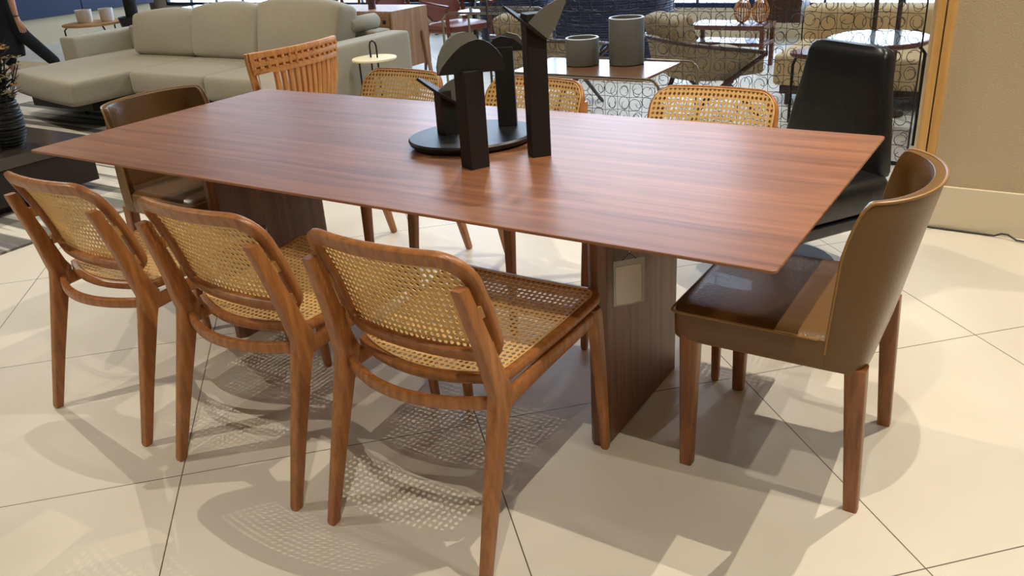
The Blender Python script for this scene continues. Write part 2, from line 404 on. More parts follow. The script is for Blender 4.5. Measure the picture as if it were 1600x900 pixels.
def make_cane_chair():
    t = thing('cane_dining_chair', '', 'chair')
    HW = .222
    for s in (-1, 1):
        # rear leg running up into a leaning post
        MB().loft([(s*.236, -.315, 0, .020, .024), (s*.236, -.314, .010, .025, .028), (s*.232, -.262, .19, .030, .038), (s*.228, -.206, .375, .033, .054), (s*.226, -.187, .430, .034, .066),
                   (s*.226, -.183, .450, .034, .066), (s*.225, -.193, .475, .034, .058), (s*.217, -.222, .58, .031, .044), (s*.206, -.268, .724, .028, .034), (s*.206, -.270, .729, .025, .031)], 24, 6).build('rear_leg', m_cwood, t, angle=38)
        MB().loft([(s*.236, .300, 0, .019, .022), (s*.236, .300, .012, .024, .026), (s*.230, .286, .25, .031, .034), (s*.224, .272, .435, .036, .044), (s*.223, .270, .452, .030, .038)], 20, 3.6).build('front_leg', m_cwood, t, angle=60)
        MB().sweep([(s*.222, -.17, .412), (s*.221, .0, .420), (s*.222, .262, .428)], (1, 0, 0), .042, .022).build('side_rail', m_cwood, t)
        for (y, z) in ((-.226, .655), (-.184, .555)):
            q = MB(); q.box(s*.212-.006, s*.212+.006, y-.004, y+.024, z-.016, z+.016); q.build('peg_block', m_lwood, t, bevel=.002)
    pts = [(u*.215, -.184-.070*(1-u*u), .418) for u in [i/10-1 for i in range(21)]]
    MB().sweep(pts, (0, 0, 1), .022, .03).build('rear_rail', m_cwood, t)
    MB().box(-.212, .212, .255, .279, .395, .435).build('front_rail', m_cwood, t, bevel=.004)
    # seat: rim + cane
    def seatmap(u, v):
        k = (v+.2)/.48
        return (u, v, .452+.028*k+.008*math.sin(PI*k)*(-1)+.004*(abs(u)/.2)**2)
    rear = [(-x, -.138-.052*(1-(x/.2)**2)) for x in [.2-.4*i/16 for i in range(17)]]
    front = arc(.228-.035, .285-.035, .035, 0, 90, 6)
    outline = [(-.205, -.13)] if 0 else []
    left_front = arc(-.228+.035, .285-.035, .035, 90, 180, 6)
    outline = rear+front+left_front
    outline = densify(outline, .02)
    P3 = [seatmap(x, y) for x, y in outline]
    # order is ccw seen from above: section B points outwards in-plane
    MB().sweep([(p[0], p[1], p[2]+.0) for p in P3], (0, 0, 1), .036, .022, closed=True, bev=.7).build('seat_frame', m_cwood, t)
    inner = [(x*.99, (y-.05)*.99+.05) for x, y in outline]
    o = cane_sheet(lambda u, v: (lambda q: (q[0], q[1], q[2]+.0125))(seatmap(u, v)), inner, -.2212, .2212, -.19, .284, .0158).build('seat_cane', m_cane, t, smooth=False)
    sol = o.modifiers.new('solid', 'SOLIDIFY'); sol.thickness = .0022; sol.offset = -1
    MB().tube([(lambda q: (q[0], q[1], q[2]+.013))(seatmap(x, y)) for x, y in inner], .0020, 6, closed=True).build('seat_border', m_cane, t)
    # back: rim + cane, bowed and leaning
    Z0, Z1, Y0, Y1, BX = .508, .800, -.150, -.262, .232
    def backmap(u, v):
        k = (v-Z0)/(Z1-Z0)
        return (u, Y0+(Y1-Y0)*k-.038*(1-(u/BX)**2)+.012*math.sin(PI*k), v-.012*k*(u/BX)**2*0)
    ol = densify(rrect(-BX+.017, BX-.017, Z0+.012, Z1-.012, (.062, .062, .05, .05), 8), .022)
    P3 = [backmap(x, z) for x, z in ol]
    nrm = Vector((0, Z1-Z0, -(Y1-Y0))).normalized()
    nn = [Vector((-.33*x/BX, nrm.y, nrm.z)) for x, z in ol]
    ws = [.034+.004*max(0, (z-.72)/.08) for x, z in ol]
    MB().sweep(P3, nn, ws, .020, closed=True, bev=.6).build('back_frame', m_cwood, t)
    fm = lambda u, v: tuple(Vector(backmap(u, v))+Vector((-.33*u/BX, nrm.y, nrm.z)).normalized()*.0108)
    o = cane_sheet(fm, rrect(-BX+.010, BX-.010, Z0+.006, Z1-.006, (.060, .060, .05, .05), 5), -.2212, .2212, Z0+.004, Z1-.001, .0158).build('back_cane', m_cane, t, smooth=False)
    sol = o.modifiers.new('solid', 'SOLIDIFY'); sol.thickness = .0022; sol.offset = 0
    bo = densify(rrect(-BX+.009, BX-.009, Z0+.005, Z1-.005, (.062, .062, .05, .05), 8), .022)
    MB().tube([Vector(fm(x, z)) for x, z in bo], .0022, 6, closed=True).build('cane_border', m_cane, t)
    return t
ch = make_cane_chair()
near = 'cane dining chairs along the near side of the table'; fars = 'cane dining chairs along the far side of the table'
ch.location = (.545, -.560, 0); ch['label'] = 'wooden cane dining chair on the near side, nearest the camera'; ch['group'] = near
dup(ch, (-.056, -.565, 0), 0, 'wooden cane dining chair on the near side, middle one of the row', near)
dup(ch, (-.690, -.565, 0), .0, 'wooden cane dining chair on the near side, farthest left by the striped rug', near)
dup(ch, (-.725, .555, 0), PI-.06, 'cane dining chair behind the table, in front of the grey sofa', fars)
dup(ch, (-.045, .535, 0), PI-.06, 'cane dining chair behind the table, half hidden by the black sculpture', fars)
dup(ch, (.690, .535, 0), PI, 'cane dining chair behind the table, beside the black leather chair', fars)

# ============================================================ LEATHER CHAIRS
def make_leather_chair():
    t = thing('leather_dining_chair', '', 'chair')
    for s in (-1, 1):
        MB().loft([(s*.217, .197, 0, .032, .034), (s*.215, .197, .40, .047, .050)], 16, 6).build('front_leg', m_legw, t, angle=50)
        MB().loft([(s*.213, -.232, 0, .032, .034), (s*.213, -.205, .40, .047, .050)], 16, 6).build('rear_leg', m_legw, t, angle=50)
    MB().loft([(0, .012, .385, .470, .462), (0, .012, .392, .480, .470), (0, .014, .440, .482, .470), (0, .014, .462, .476, .466), (0, .014, .472, .452, .444), (0, .014, .475, .40, .40)], 48, 12).build('seat', m_leather, t, angle=35)
    MB().tube(densify([(x, y, .4625) for x, y in rrect(-.239, .239, -.12, .247, (.02, .02, .005, .005), 4)], .03), .0035, 6, closed=True).build('seat_piping', m_pipe, t)
    NA, NT = 56, 14
    def shell(off, inner):
        rows = []
        for j in range(NT+1):
            tt = j/NT; row = []
            n = 2+5*(1-tt)**2
            W = .241+.001*tt-off*.8; yf = -.135-.018*tt; D = (.090+.068*tt)-off
            for i in range(NA+1):
                a = -PI/2+PI*i/NA; q, c = math.sin(a), max(0, math.cos(a))
                x = W*math.copysign(abs(q)**(2/n), q); y = yf-D*(c**(2/n))
                e = max(0, (abs(a)-1.22)/(PI/2-1.22))
                ztop = .802-.125*e**2.2
                zb = .388 if not inner else .46
                z = zb+(ztop-zb)*tt
                row.append((x, y, z))
            rows.append(row)
        return rows
    A = shell(0, False); B = shell(.027, True)
    V = [p for r in A for p in r]+[p for r in B for p in r]; n = NA+1; off = (NT+1)*n; Fs = []
    for j in range(NT):
        for i in range(NA):
            Fs.append((j*n+i, j*n+i+1, (j+1)*n+i+1, (j+1)*n+i)); Fs.append((off+j*n+i, off+(j+1)*n+i, off+(j+1)*n+i+1, off+j*n+i+1))
    for i in range(NA):
        Fs.append((NT*n+i, NT*n+i+1, off+NT*n+i+1, off+NT*n+i)); Fs.append((i, off+i, off+i+1, i+1))
    for j in range(NT):
        for i in (0, NA): Fs.append((j*n+i, (j+1)*n+i, off+(j+1)*n+i, off+j*n+i))
    o = MB().add(V, Fs).build('backrest', m_leather, t, angle=180, bevel=.006)
    rim = [A[NT][i] for i in range(NA+1)]
    e0 = [(p[0], p[1]+.001, p[2]) for p in [A[j][0] for j in range(2, NT)]]; e1 = [A[j][NA] for j in range(NT-1, 1, -1)]
    MB().tube(e0+rim+e1, .0038, 6).build('rim_piping', m_pipe, t)
    return t
lc = make_leather_chair(); lc.location = (1.205, .0, 0); lc.rotation_euler = (0, 0, PI/2)
lc['label'] = 'brown leather dining chair with curved back at the right end of the table'; lc['group'] = 'brown leather chairs at the table ends'
dup(lc, (-1.235, .075, 0), -PI/2, 'brown leather dining chair tucked under the left end of the table', 'brown leather chairs at the table ends')

# ============================================================ SCULPTURE
scu = thing('table_sculpture', 'black abstract sculpture of four posts with folded caps on an oval base', 'sculpture', (0, 0, .75))
el = lambda a, b_, k, n=40: [(.16+a*math.cos(2*PI*i/n)*math.cos(.9)-b_*math.sin(2*PI*i/n)*math.sin(.9), .08+a*math.cos(2*PI*i/n)*math.sin(.9)+b_*math.sin(2*PI*i/n)*math.cos(.9), k) for i in range(n)]
MB().rings([el(.185, .155, 0), el(.20, .17, .012), el(.205, .175, .022), el(.20, .17, .028)]).build('base', m_bbase, scu, angle=30)
def post(x, y, z0, z1, a, rot):
    q = [(x+a/2*(c*math.cos(rot)-s_*math.sin(rot)), y+a/2*(c*math.sin(rot)+s_*math.cos(rot))) for c, s_ in ((1, 1), (-1, 1), (-1, -1), (1, -1))]
    return MB().prism(q, z0, z1).build('post', m_black, scu, bevel=.002, smooth=False)
post(.327, -.150, 0, .272, .060, math.radians(-26)); post(.437, .022, 0, .40, .057, math.radians(-43))
post(.205, .218, .028, .275, .060, math.radians(-60)); post(.082, .058, .028, .165, .055, math.radians(-30))
def plate(ox, oy, yaw, pts, th=.006, dy=0, mat=None):
    X = Vector((math.cos(yaw), math.sin(yaw), 0)); Y = Vector((-math.sin(yaw), math.cos(yaw), 0)); O = Vector((ox, oy, -.75))
    f = [O+X*p[0]+Vector((0, 0, p[1]))+Y*(dy-th/2) for p in pts]; g = [p+Y*th for p in f]; n = len(pts)
    return MB().add(f+g, [tuple(range(n)), tuple(range(2*n-1, n-1, -1))]+[(k, n+k, n+(k+1) % n, (k+1) % n) for k in range(n)]).build('cap', mat or m_black, scu, smooth=False)
R_ = math.radians
plate(.33, -.15, R_(35.7), [(-.084, 1.014), (-.0725, 1.034), (-.0545, 1.054), (-.036, 1.072), (-.0167, 1.087), (.006, 1.098), (.0278, 1.103), (.046, 1.099), (.0613, 1.0905), (.079, 1.073), (.0933, 1.051), (.0999, 1.0166)], .008, -.012)
S = 1/math.cos(R_(50))
ox, oy = .33-.085*math.cos(R_(35.7)), -.15-.085*math.sin(R_(35.7))
plate(ox, oy, R_(35.7+50), [(0, 1.012), (-.001*S, 1.035), (.006*S, 1.062), (.0185*S, 1.084), (.033*S, 1.100), (.047*S, 1.108), (.062*S, 1.111), (.082*S, 1.110), (.11*S, 1.095), (.12*S, 1.06), (.12*S, 1.03)], .006, 0, m_cap)
plate(.437, .02, R_(31.2), [(-.013, 1.128), (.018, 1.157), (.038, 1.170), (.0597, 1.1801), (.0898, 1.1916), (.091, 1.175), (.0815, 1.154), (.0623, 1.1126), (.0385, 1.083)], .006, -.03, m_cap)
plate(.07, .05, R_(37.7), [(-.0085, .915), (.0098, .928), (.030, .943), (.052, .951), (.060, .93), (.0545, .885), (.044, .876)], .006, -.02, m_cap)
plate(.205, .22, R_(33.3), [(-.055, 1.010), (-.045, 1.035), (-.030, 1.050), (-.0075, 1.0574), (.0318, 1.047), (.052, 1.030), (.066, 1.010)], .008, -.012)
plate(.205, .22, R_(5), [(-.05, 1.02), (-.03, 1.05), (0, 1.062), (.035, 1.055), (.06, 1.03), (.075, 1.01)], .006, .03, m_cap)
def tilt_leaf(ox, oy, yaw, a, b, depth, th):
    # a half-disc leaf whose chord runs from a to b (in the upright plane) and which spreads away behind it
    X = Vector((math.cos(yaw), math.sin(yaw), 0)); Y = Vector((-math.sin(yaw), math.cos(yaw), 0)); O = Vector((ox, oy, -.75))
    up = Vector((b[0]-a[0], 0, b[1]-a[1])); up = (X*(-up.z)+Vector((0, 0, up.x))).normalized()
    f = []
    for i in range(17):
        s = i/16; px = a[0]+(b[0]-a[0])*s; pz = a[1]+(b[1]-a[1])*s
        f.append(O+X*px+Vector((0, 0, pz))+Y*(depth*(math.sin(PI*s)**.6)-.03))
    f += [O+X*(a[0]+(b[0]-a[0])*s)+Vector((0, 0, a[1]+(b[1]-a[1])*s))+Y*(-.031-.02*math.sin(PI*s)) for s in [1-i/8 for i in range(1, 8)]]
    g = [p-up*th for p in f]; n = len(f)
    MB().add(f+g, [tuple(range(n)), tuple(range(2*n-1, n-1, -1))]+[(k, n+k, n+(k+1) % n, (k+1) % n) for k in range(n)]).build('cap', m_black, scu, smooth=False)
tilt_leaf(.437, .02, R_(31.2), (-.0773, 1.176), (.0385, 1.083), .07, .006)
tilt_leaf(.07, .05, R_(37.7), (-.0657, .962), (.0496, .877), .06, .008)

# ============================================================ DARK LEATHER CHAIR
dc = thing('black_lounge_chair', 'black leather lounge chair with tall tapered back behind the table', 'chair', (.665, .99, 0), math.atan2(.536, -.844)+PI)
# local: x along width (towards the right rear), y backwards
def dcx(px, py): return px, py
MB().loft([(.03, .27, .225, .56, .60), (.03, .27, .235, .58, .62), (.03, .27, .27, .58, .62), (.03, .27, .275, .56, .60)], 40, 9).build('seat_base', m_bleather, dc, angle=50)
MB().loft([(.03, .27, .277, .55, .59), (.03, .27, .29, .58, .62), (.03, .27, .37, .58, .62), (.03, .27, .40, .55, .59), (.03, .27, .405, .48, .52)], 40, 9).build('seat_cushion', m_bleather, dc, angle=60)
bkp = []
o = MB()
rs = []
for z, wd in ((.39, .54), (.41, .55), (.56, .495), (.72, .43), (.82, .40), (.842, .385), (.855, .35), (.86, .30)):
    rs.append((0, .56+.09*(z-.4), z, wd, .075 if z < .83 else .06 if z < .85 else .04))
o.loft(rs, 40, 6).build('backrest', m_bleather, dc, angle=60)
MB().lathe([(.20, 0), (.21, .006), (.20, .014), (.05, .022)], c=(0, .33, 0)).build('base', m_dmetal, dc)
MB().tube([(0, .33, .01), (0, .33, .226)], .025, 12).build('column', m_dmetal, dc)

# ============================================================ SOFA
sf = thing('corner_sofa', 'large grey fabric sofa with chaise on the left and loose back cushions', 'sofa', (-4.2, 2.55, .012))
def cushion(x0, x1, y0, y1, z0, z1, rad, name, parent, mat, sub=2, puff=0.0, fn=None):
    # soft box from a 3x3x3 cage, rounded by subdivision
    xs = [x0, x0+rad, (x0+x1)/2, x1-rad, x1]; ys = [y0, y0+rad, (y0+y1)/2, y1-rad, y1]; zs = [z0, z0+rad, (z0+z1)/2, z1-rad, z1]
    idx = {}; V = []; Fs = []
    def g(i, j, k):
        if (i, j, k) not in idx:
            x, y, z = xs[i], ys[j], zs[k]
            if puff:
                fx = 1-abs((x-(x0+x1)/2)/((x1-x0)/2))**2; fz = 1-abs((z-(z0+z1)/2)/((z1-z0)/2))**2; fy = 1-abs((y-(y0+y1)/2)/((y1-y0)/2))**2
                if j in (0, 4): y += (1 if j else -1)*puff*fx*fz
                if k in (0, 4): z += (1 if k else -1)*puff*fx*fy*.6
            if fn: x, y, z = fn(x, y, z)
            idx[(i, j, k)] = len(V); V.append((x, y, z))
        return idx[(i, j, k)]
    for a in range(4):
        for b_ in range(4):
            for s in (0, 4):
                Fs.append((g(s, a, b_), g(s, a+1, b_), g(s, a+1, b_+1), g(s, a, b_+1)))
                Fs.append((g(a, s, b_), g(a+1, s, b_), g(a+1, s, b_+1), g(a, s, b_+1)))
                Fs.append((g(a, b_, s), g(a+1, b_, s), g(a+1, b_+1, s), g(a, b_+1, s)))
    return MB().add(V, Fs).build(name, mat, parent, subsurf=sub)
def sc_(*a): return a
cushion(-1.62, -.38, -1.02, .42, .22, .415, .07, 'chaise_cushion', sf, m_sofa, puff=.015, fn=lambda x, y, z: (x, y+.24*max(0, (-.38-x)/1.24)**1.5*max(0, (.2-y)/1.2), z))
cushion(-.38, .52, -.52, .42, .22, .415, .07, 'seat_cushion', sf, m_sofa, puff=.015)
cushion(.52, 1.42, -.52, .42, .22, .415, .07, 'seat_cushion', sf, m_sofa, puff=.015)
cushion(-1.84, -1.62, -.16, .62, .20, .59, .04, 'armrest', sf, m_sofa)
cushion(1.42, 1.62, -.50, .62, .10, .605, .05, 'armrest', sf, m_sofa)
cushion(-1.64, 1.44, .42, .62, .20, .62, .05, 'back_frame', sf, m_sofa)
MB().box(-1.5, 1.40, -.30, .55, .14, .22).box(-1.35, -.5, -.80, -.30, .14, .22).build('under_frame', m_dmetal, sf)  # box under the chaise added to darken the gap below it
for i, (a, c, zt) in enumerate(((-1.16, -.33, .80), (-.38, .46, .85), (.40, 1.34, .885))):
    q = cushion(-(c-a)/2, (c-a)/2, -.11, .11, 0, zt-.42, .085, 'back_cushion', sf, m_sofa, puff=.06, fn=lambda x, y, z, h=(c-a)/2, H=zt-.42: (x*(1-.05*(1-z/H)), y, z-.03*(z/H)**3*abs(x/h)**5+.012*math.sin(5*x+i)*(z/H)))
    q.location = ((a+c)/2, .20, .405); q.rotation_euler = (R_(-14), 0, [.05, 0, -.04][i])
bl = MB().rings([[(x, r*math.cos(2*PI*k/20), r*math.sin(2*PI*k/20)) for k in range(20)] for x, r in ((-.16, .03), (-.155, .05), (-.14, .06), (.14, .06), (.155, .05), (.16, .03))]).build('bolster', m_sofa, sf)
bl.location = (1.30, .45, .672); bl.rotation_euler = (0, 0, PI/2)
for x, y in ((-1.2, -.45), (-.6, -.45), (1.35, -.4), (1.35, .5), (-1.5, .5), (.2, -.4)):
    MB().tube([(x, y, 0), (x, y, .155)], .018, 10).build('foot', m_dmetal, sf)
rug = tag(MB().box(-6.6, -2.6, -1.6, 3.0, 0, .012).build('area_rug', m_rug, smooth=False), 'large striped black and cream rug under the sofa', 'rug')

# ============================================================ SIDE TABLE
st = thing('side_table', 'small round cream side table with a metal handle beside the sofa arm', 'table', (-2.39, 2.515, 0))
MB().lathe([(.12, .505), (.155, .508), (.158, .516), (.155, .522)]).build('tabletop', m_disc, st, angle=30)
MB().tube([(-.03, 0, .5), (-.03, 0, .60), (-.022, 0, .625), (0, 0, .638), (.022, 0, .625), (.03, 0, .60), (.03, 0, .5)], .006, 8).build('handle', m_dmetal, st)
for x, y in ((-.03, 0), (.03, 0), (-.09, -.06), ):
    MB().tube([(x, y, 0), (x, y, .505)], .006, 8).build('leg', m_dmetal, st)
MB().lathe([(.12, .0), (.14, .0), (.14, .01), (.12, .012)]).build('base', m_dmetal, st)

# ============================================================ CABINET
cb = thing('sideboard', 'light wood sideboard with splayed legs behind the sofa', 'cabinet', (-3.07, 3.55, 0))
MB().box(-1.5, 0, 0, .48, .22, .70).build('body', m_cab, cb, bevel=.003)
MB().box(-1.48, -.62, -.012, -.001, .24, .68).build('door', m_cabf, cb, bevel=.002)
MB().box(-.60, -.02, -.012, -.001, .24, .68).build('door', m_cabf, cb, bevel=.002)
MB().box(-.09, -.06, -.016, -.013, .60, .63).build('door_pull', m_dmetal, cb)
for x, y in ((-.0, .1), (-.0, .38), (-1.5, .1), (-1.5, .38)):
    s = 1 if x > -.5 else -1
    MB().loft([(x+s*.03, y+(.06 if y > .2 else -.06), 0, .026, .03), (x+s*.014, y, .50, .024, .045)], 12, 5).build('leg', m_cab, cb)
tag(MB().tube([(0, 0, 0), (0, 0, .07), (.04, 0, .12), (.02, 0, .16)], [.035, .03, .028, .02], 12).build('ornament', m_dwood, loc=(-3.42, 3.72, .70)), 'small dark ornament on the light wood sideboard', 'ornament')
tag(MB().box(0, .09, 0, .08, 0, .13).build('paper_box', m_white, loc=(-3.02, 3.66, 0), bevel=.003), 'small white box on the floor under the sideboard', 'box')

# ============================================================ SLATTED CHAIR
sl = thing('slatted_armchair', 'orange wood armchair with a curved back of thin slats', 'chair', (-2.3, 1.36, 0))
def barrel(s, z):
    # s along the back (-1..1), z height; bulges towards +x, narrows downwards
    wd = .325*(1-.26*max(0, (.78-z)/.5)**1.3); y = s*wd
    x = .40-.05*(s*s)-.10*max(0, (.80-z))**1.0 + .02*math.sin(min(1, max(0, (z-.3)/.5))*PI)
    return (x, y, z+.0*s)
ztop = lambda s: .80
for k in range(15):
    s = -1+2*k/14
    zz = [.36+(.80-.36)*i/10 for i in range(11)]
    pts = [barrel(s, z) for z in zz]
    MB().sweep(pts, (1, 0, 0), .030 if 0 < k < 14 else .042, .022).build('slat', m_slat, sl)
for (za, zb_) in ((.785, .008), (.742, .006), (.700, .006)):
    pts = [barrel(-1+2*i/24, za) for i in range(25)]
    MB().sweep([(p[0]+.004, p[1], p[2]) for p in pts], (1, 0, 0), .034, .03).build('back_rail', m_slat, sl)
for za in (.763, .721):
    for k in range(15):
        p = barrel(-1+2*(k+.0)/14, za); MB().box(p[0]+.008, p[0]+.024, p[1]-.009, p[1]+.009, za-.006, za+.008).build('joint_pin', m_slat, sl)
MB().loft([(.10, 0, .36, .52, .50), (.10, 0, .37, .55, .53), (.10, 0, .40, .55, .53), (.10, 0, .41, .52, .50)], 32, 4).build('seat', m_slat, sl)
for x, y in ((-.12, -.22), (-.12, .22), (.32, -.2), (.32, .2)):
    MB().loft([(x, y, 0, .028, .028), (x, y, .37, .036, .036)], 12, 4).build('leg', m_slat, sl)
tg2 = tag(MB().box(0, .002, -.05, .05, -.17, 0).build('price_tag', m_card, loc=(-1.905, 1.10, .69), smooth=False), 'white paper tag hanging on the slatted wooden armchair', 'price tag')
tag(MB().box(-.035, .035, 0, .002, -.05, 0).build('price_tag', m_card, loc=(-.66, .845, .775), smooth=False), 'small pale tag stuck on the cane chair back before the sofa', 'price tag')

# ============================================================ COFFEE TABLE, VASE, FLOWERS
ct = thing('coffee_table', 'low dark stone coffee table with a glossy top on the striped rug', 'table', (-3.75, .05, .012))
MB().box(-.6, .6, -.75, .72, .25, .318).build('tabletop', m_cof, ct, bevel=.004)
MB().box(-.59, .59, -.74, .71, .05, .25).build('body', m_cofs, ct, bevel=.004)
MB().box(-.5, .5, -.6, .6, 0, .05).build('plinth', m_cofs, ct)
vs = thing('ribbed_vase', 'black ribbed vase standing on the dark coffee table', 'vase', (-3.38, .42, .33))
prof = []
for i in range(60):
    z = .29*i/59; prof.append((.080+.02*math.sin(PI*i/59)+.004*math.cos(i*PI/2)-.02*(1-i/59)**6, z))
MB().lathe(prof+[(.072, .29), (.062, .25), (.06, .04)]).build('body', m_vase, vs)
fl = thing('dried_flowers', 'dried cream and orange flowers standing in the black ribbed vase', 'flowers', (-3.38, .42, .40))
lv = MB()
for i in range(70):
    a = random.random()*2*PI; z = .18+.30*random.random(); e = Vector((math.cos(a), math.sin(a), random.uniform(.2, 1.0)))*random.uniform(.06, .13)
    p = Vector((.03*math.cos(a), .03*math.sin(a), z)); n_ = Vector((-math.sin(a), math.cos(a), 0))*.022
    lv.add([p, p+e*.5+n_, p+e, p+e*.5-n_, p+e*.5+Vector((0, 0, -.006))], [(0, 1, 4), (1, 2, 4), (2, 3, 4), (3, 0, 4), (0, 3, 2, 1)])
lv.build('leaves', m_stem, fl, smooth=False)
for i in range(34):
    a = random.random()*2*PI; rr_ = .05+.11*random.random(); z = .20+.32*random.random()
    tip = (rr_*math.cos(a), rr_*math.sin(a), z)
    MB().tube([(.02*math.cos(a), .02*math.sin(a), -.02), (rr_*.5*math.cos(a), rr_*.5*math.sin(a), z*.6), tip], .003, 5).build('stem', m_stem, fl)
    q = MB()
    for k in range(9):
        b_ = 2*PI*k/9+random.random(); e = .014+.008*random.random(); up = random.uniform(-.2, .9)
        p = [Vector(tip), Vector(tip)+Vector((math.cos(b_-.4)*e, math.sin(b_-.4)*e, e*up)), Vector(tip)+Vector((math.cos(b_)*e*1.5, math.sin(b_)*e*1.5, e*up*1.2)), Vector(tip)+Vector((math.cos(b_+.4)*e, math.sin(b_+.4)*e, e*up))]
        q.add(p+[v+Vector((0, 0, -.003)) for v in p], [(0, 1, 2, 3), (7, 6, 5, 4), (0, 4, 5, 1), (1, 5, 6, 2), (2, 6, 7, 3), (3, 7, 4, 0)])
    q.build('blossom', m_petal2 if i % 4 == 0 else m_petal, fl, smooth=False)

# ============================================================ TRAY TABLE, POTS
tt_ = thing('tray_table', 'glossy wood console table with rounded metal tube frame, holding two grey pots', 'table', (0, 0, 0))
MB().box(-1.02, -.165, 2.10, 2.66, .535, .55).build('tabletop', m_tray, tt_, bevel=.002)
for y in (2.10, 2.66):
    pts = [(-1.09, y, 0)]+[(-1.09+.06-.06*math.cos(a), y, .49+.06*math.sin(a)) for a in [i*PI/12 for i in range(7)]]+[(-.13+.0+.06*math.sin(a)-.0, y, .49+.06*math.cos(a)) for a in [i*PI/12 for i in range(7)]]+[(-.07, y, 0)]
    MB().tube(pts, .009, 8).build('tube_leg', m_metal, tt_)
def potf(x, y, r, h, label):
    p = thing('pot', label, 'pot', (x, y, .551), 0, 'grey cylinder pots on the console table')
    MB().lathe([(r*.9, 0), (r, .004), (r, h-.004), (r-.004, h), (r-.014, h), (r-.018, h-.01), (r-.018, .02)], n=40).build('body', m_pot, p, angle=50)
    MB().lathe([(r+.0005, h-.003), (r-.002, h+.001), (r-.012, h+.001), (r-.014, h-.003)], n=40, caps=False).build('rim', m_rimg, p)
potf(-.70, 2.44, .098, .155, 'low wide grey cylinder pot on the metal framed console table')
potf(-.455, 2.525, .102, .26, 'tall grey cylinder pot on the metal framed console table')

# ============================================================ RING SCREEN
SY = 2.85
scn = thing('ring_screen', 'black wire screen of linked rings dividing the shop behind the table', 'screen', (0, SY, 0))
lat = MB(); pit = .087
nx, nz = int(2.72/pit), int(2.4/pit)
def ring2(cx, cz, rx, rz, a0, n=10, r=.0019, y=0, arc_=2*PI):
    P = [(cx+rx*math.cos(a0+arc_*i/n), y, cz+rz*math.sin(a0+arc_*i/n)) for i in range(n if arc_ > 6 else n+1)]
    lat.tube(P, r, 4, closed=arc_ > 6)
for i in range(nx):
    for j in range(nz):
        cx = 1.065-(i+.5)*pit; cz = (j+.5)*pit+.02
        jx, jz = random.uniform(-.016, .016), random.uniform(-.016, .016)
        ring2(cx+jx, cz+jz, random.uniform(.028, .040), random.uniform(.028, .040), random.random()*6)
        ring2(cx-jx+.012, cz-jz-.006, .022, .026, random.random()*6, n=6, y=.006, arc_=4.4)
for j in range(nz+1):
    z = .02+j*pit; P = []
    for k in range(nx*2+1):
        P.append((1.065-k*pit/2, 0, z+random.uniform(-.006, .006)))
    lat.tube(P, .0019, 4)
for i in range(nx+1):
    x = 1.065-i*pit; P = [(x+random.uniform(-.006, .006), 0, .02+k*pit) for k in range(nz+1)]
    lat.tube(P, .0016, 4)
lat.build('ring_lattice', m_wire, scn, smooth=False)
fr = MB(); fr.box(1.063, 1.070, -.006, .006, 0, 2.45); fr.box(1.065-nx*pit-.006, 1.065-nx*pit, -.01, .01, 0, 2.45); fr.box(1.065-nx*pit, 1.062, -.01, .01, 2.43, 2.45); fr.box(1.065-nx*pit, 1.062, -.01, .01, 0, .016)
fr.build('frame', m_wire, scn, smooth=False)

# ============================================================ LOUNGE CHAIRS BEHIND SCREEN
def lounge(loc, rz, label):
    t = thing('shell_armchair', label, 'chair', loc, rz, 'tan shell armchairs behind the ring screen')
    # shell open towards -y; wraps round the rear
    NA, NT = 28, 8; V = []; Fs = []
    for side, off in ((0, 0), (1, .05)):
        for j in range(NT+1):
            tq = j/NT
            for i in range(NA+1):
                a = -1.85+3.7*i/NA
                rx = (.30+.15*tq)-off; ry = (.28+.16*tq)-off
                zt = .565-.10*(abs(a)/1.85)**1.6
                V.append((rx*math.sin(a), ry*math.cos(a), .27+(zt-.27)*tq+(.04*off*20*(1-tq))))
    n = NA+1; o2 = (NT+1)*n
    for j in range(NT):
        for i in range(NA):
            Fs.append((j*n+i, j*n+i+1, (j+1)*n+i+1, (j+1)*n+i)); Fs.append((o2+j*n+i, o2+(j+1)*n+i, o2+(j+1)*n+i+1, o2+j*n+i+1))
    for i in range(NA): Fs.append((NT*n+i, NT*n+i+1, o2+NT*n+i+1, o2+NT*n+i)); Fs.append((i, o2+i, o2+i+1, i+1))
    for j in range(NT):
        for i in (0, NA): Fs.append((j*n+i, (j+1)*n+i, o2+(j+1)*n+i, o2+j*n+i))
    MB().add(V, Fs).build('shell', m_chairfab, t, angle=180)
    rim = []
    for i in range(NA+1):
        a = -1.95+3.9*i/NA; rim.append((.465*math.sin(a), .455*math.cos(a), .56-.10*(abs(a)/1.85)**1.6))
    MB().tube(rim, .014, 8).build('rim_rail', m_dwood, t)
    cushion(-.26, .26, -.30, .24, .27, .42, .05, 'seat_cushion', t, m_chairfab)
    q = cushion(-.24, .24, -.07, .07, 0, .40, .05, 'back_cushion', t, m_chairfab, puff=.03); q.location = (0, .24, .30); q.rotation_euler = (R_(-12), 0, 0)
    for s in (-1, 1):
        MB().tube([(s*.46, -.17, .45), (s*.38, .02, .30), (s*.26, .16, .14), (s*.25, .26, 0)], [.015, .018, .018, .012], 8).build('leg', m_dwood, t)
        MB().tube([(s*.33, .05, .27), (s*.33, -.22, 0)], [.018, .012], 8).build('leg', m_dwood, t)
    MB().tube([(-.33, -.0, .262), (.33, -.0, .262)], .014, 8).build('crossbar', m_dwood, t)
    return t
lg = lounge((-.42, 3.78, 0), 2.45, 'tan shell armchair behind the ring screen, right of the tall grey pot')
dup(lg, (-1.66, 3.72, 0), PI-.2, 'tan shell armchair behind the ring screen, left of the low grey pot')
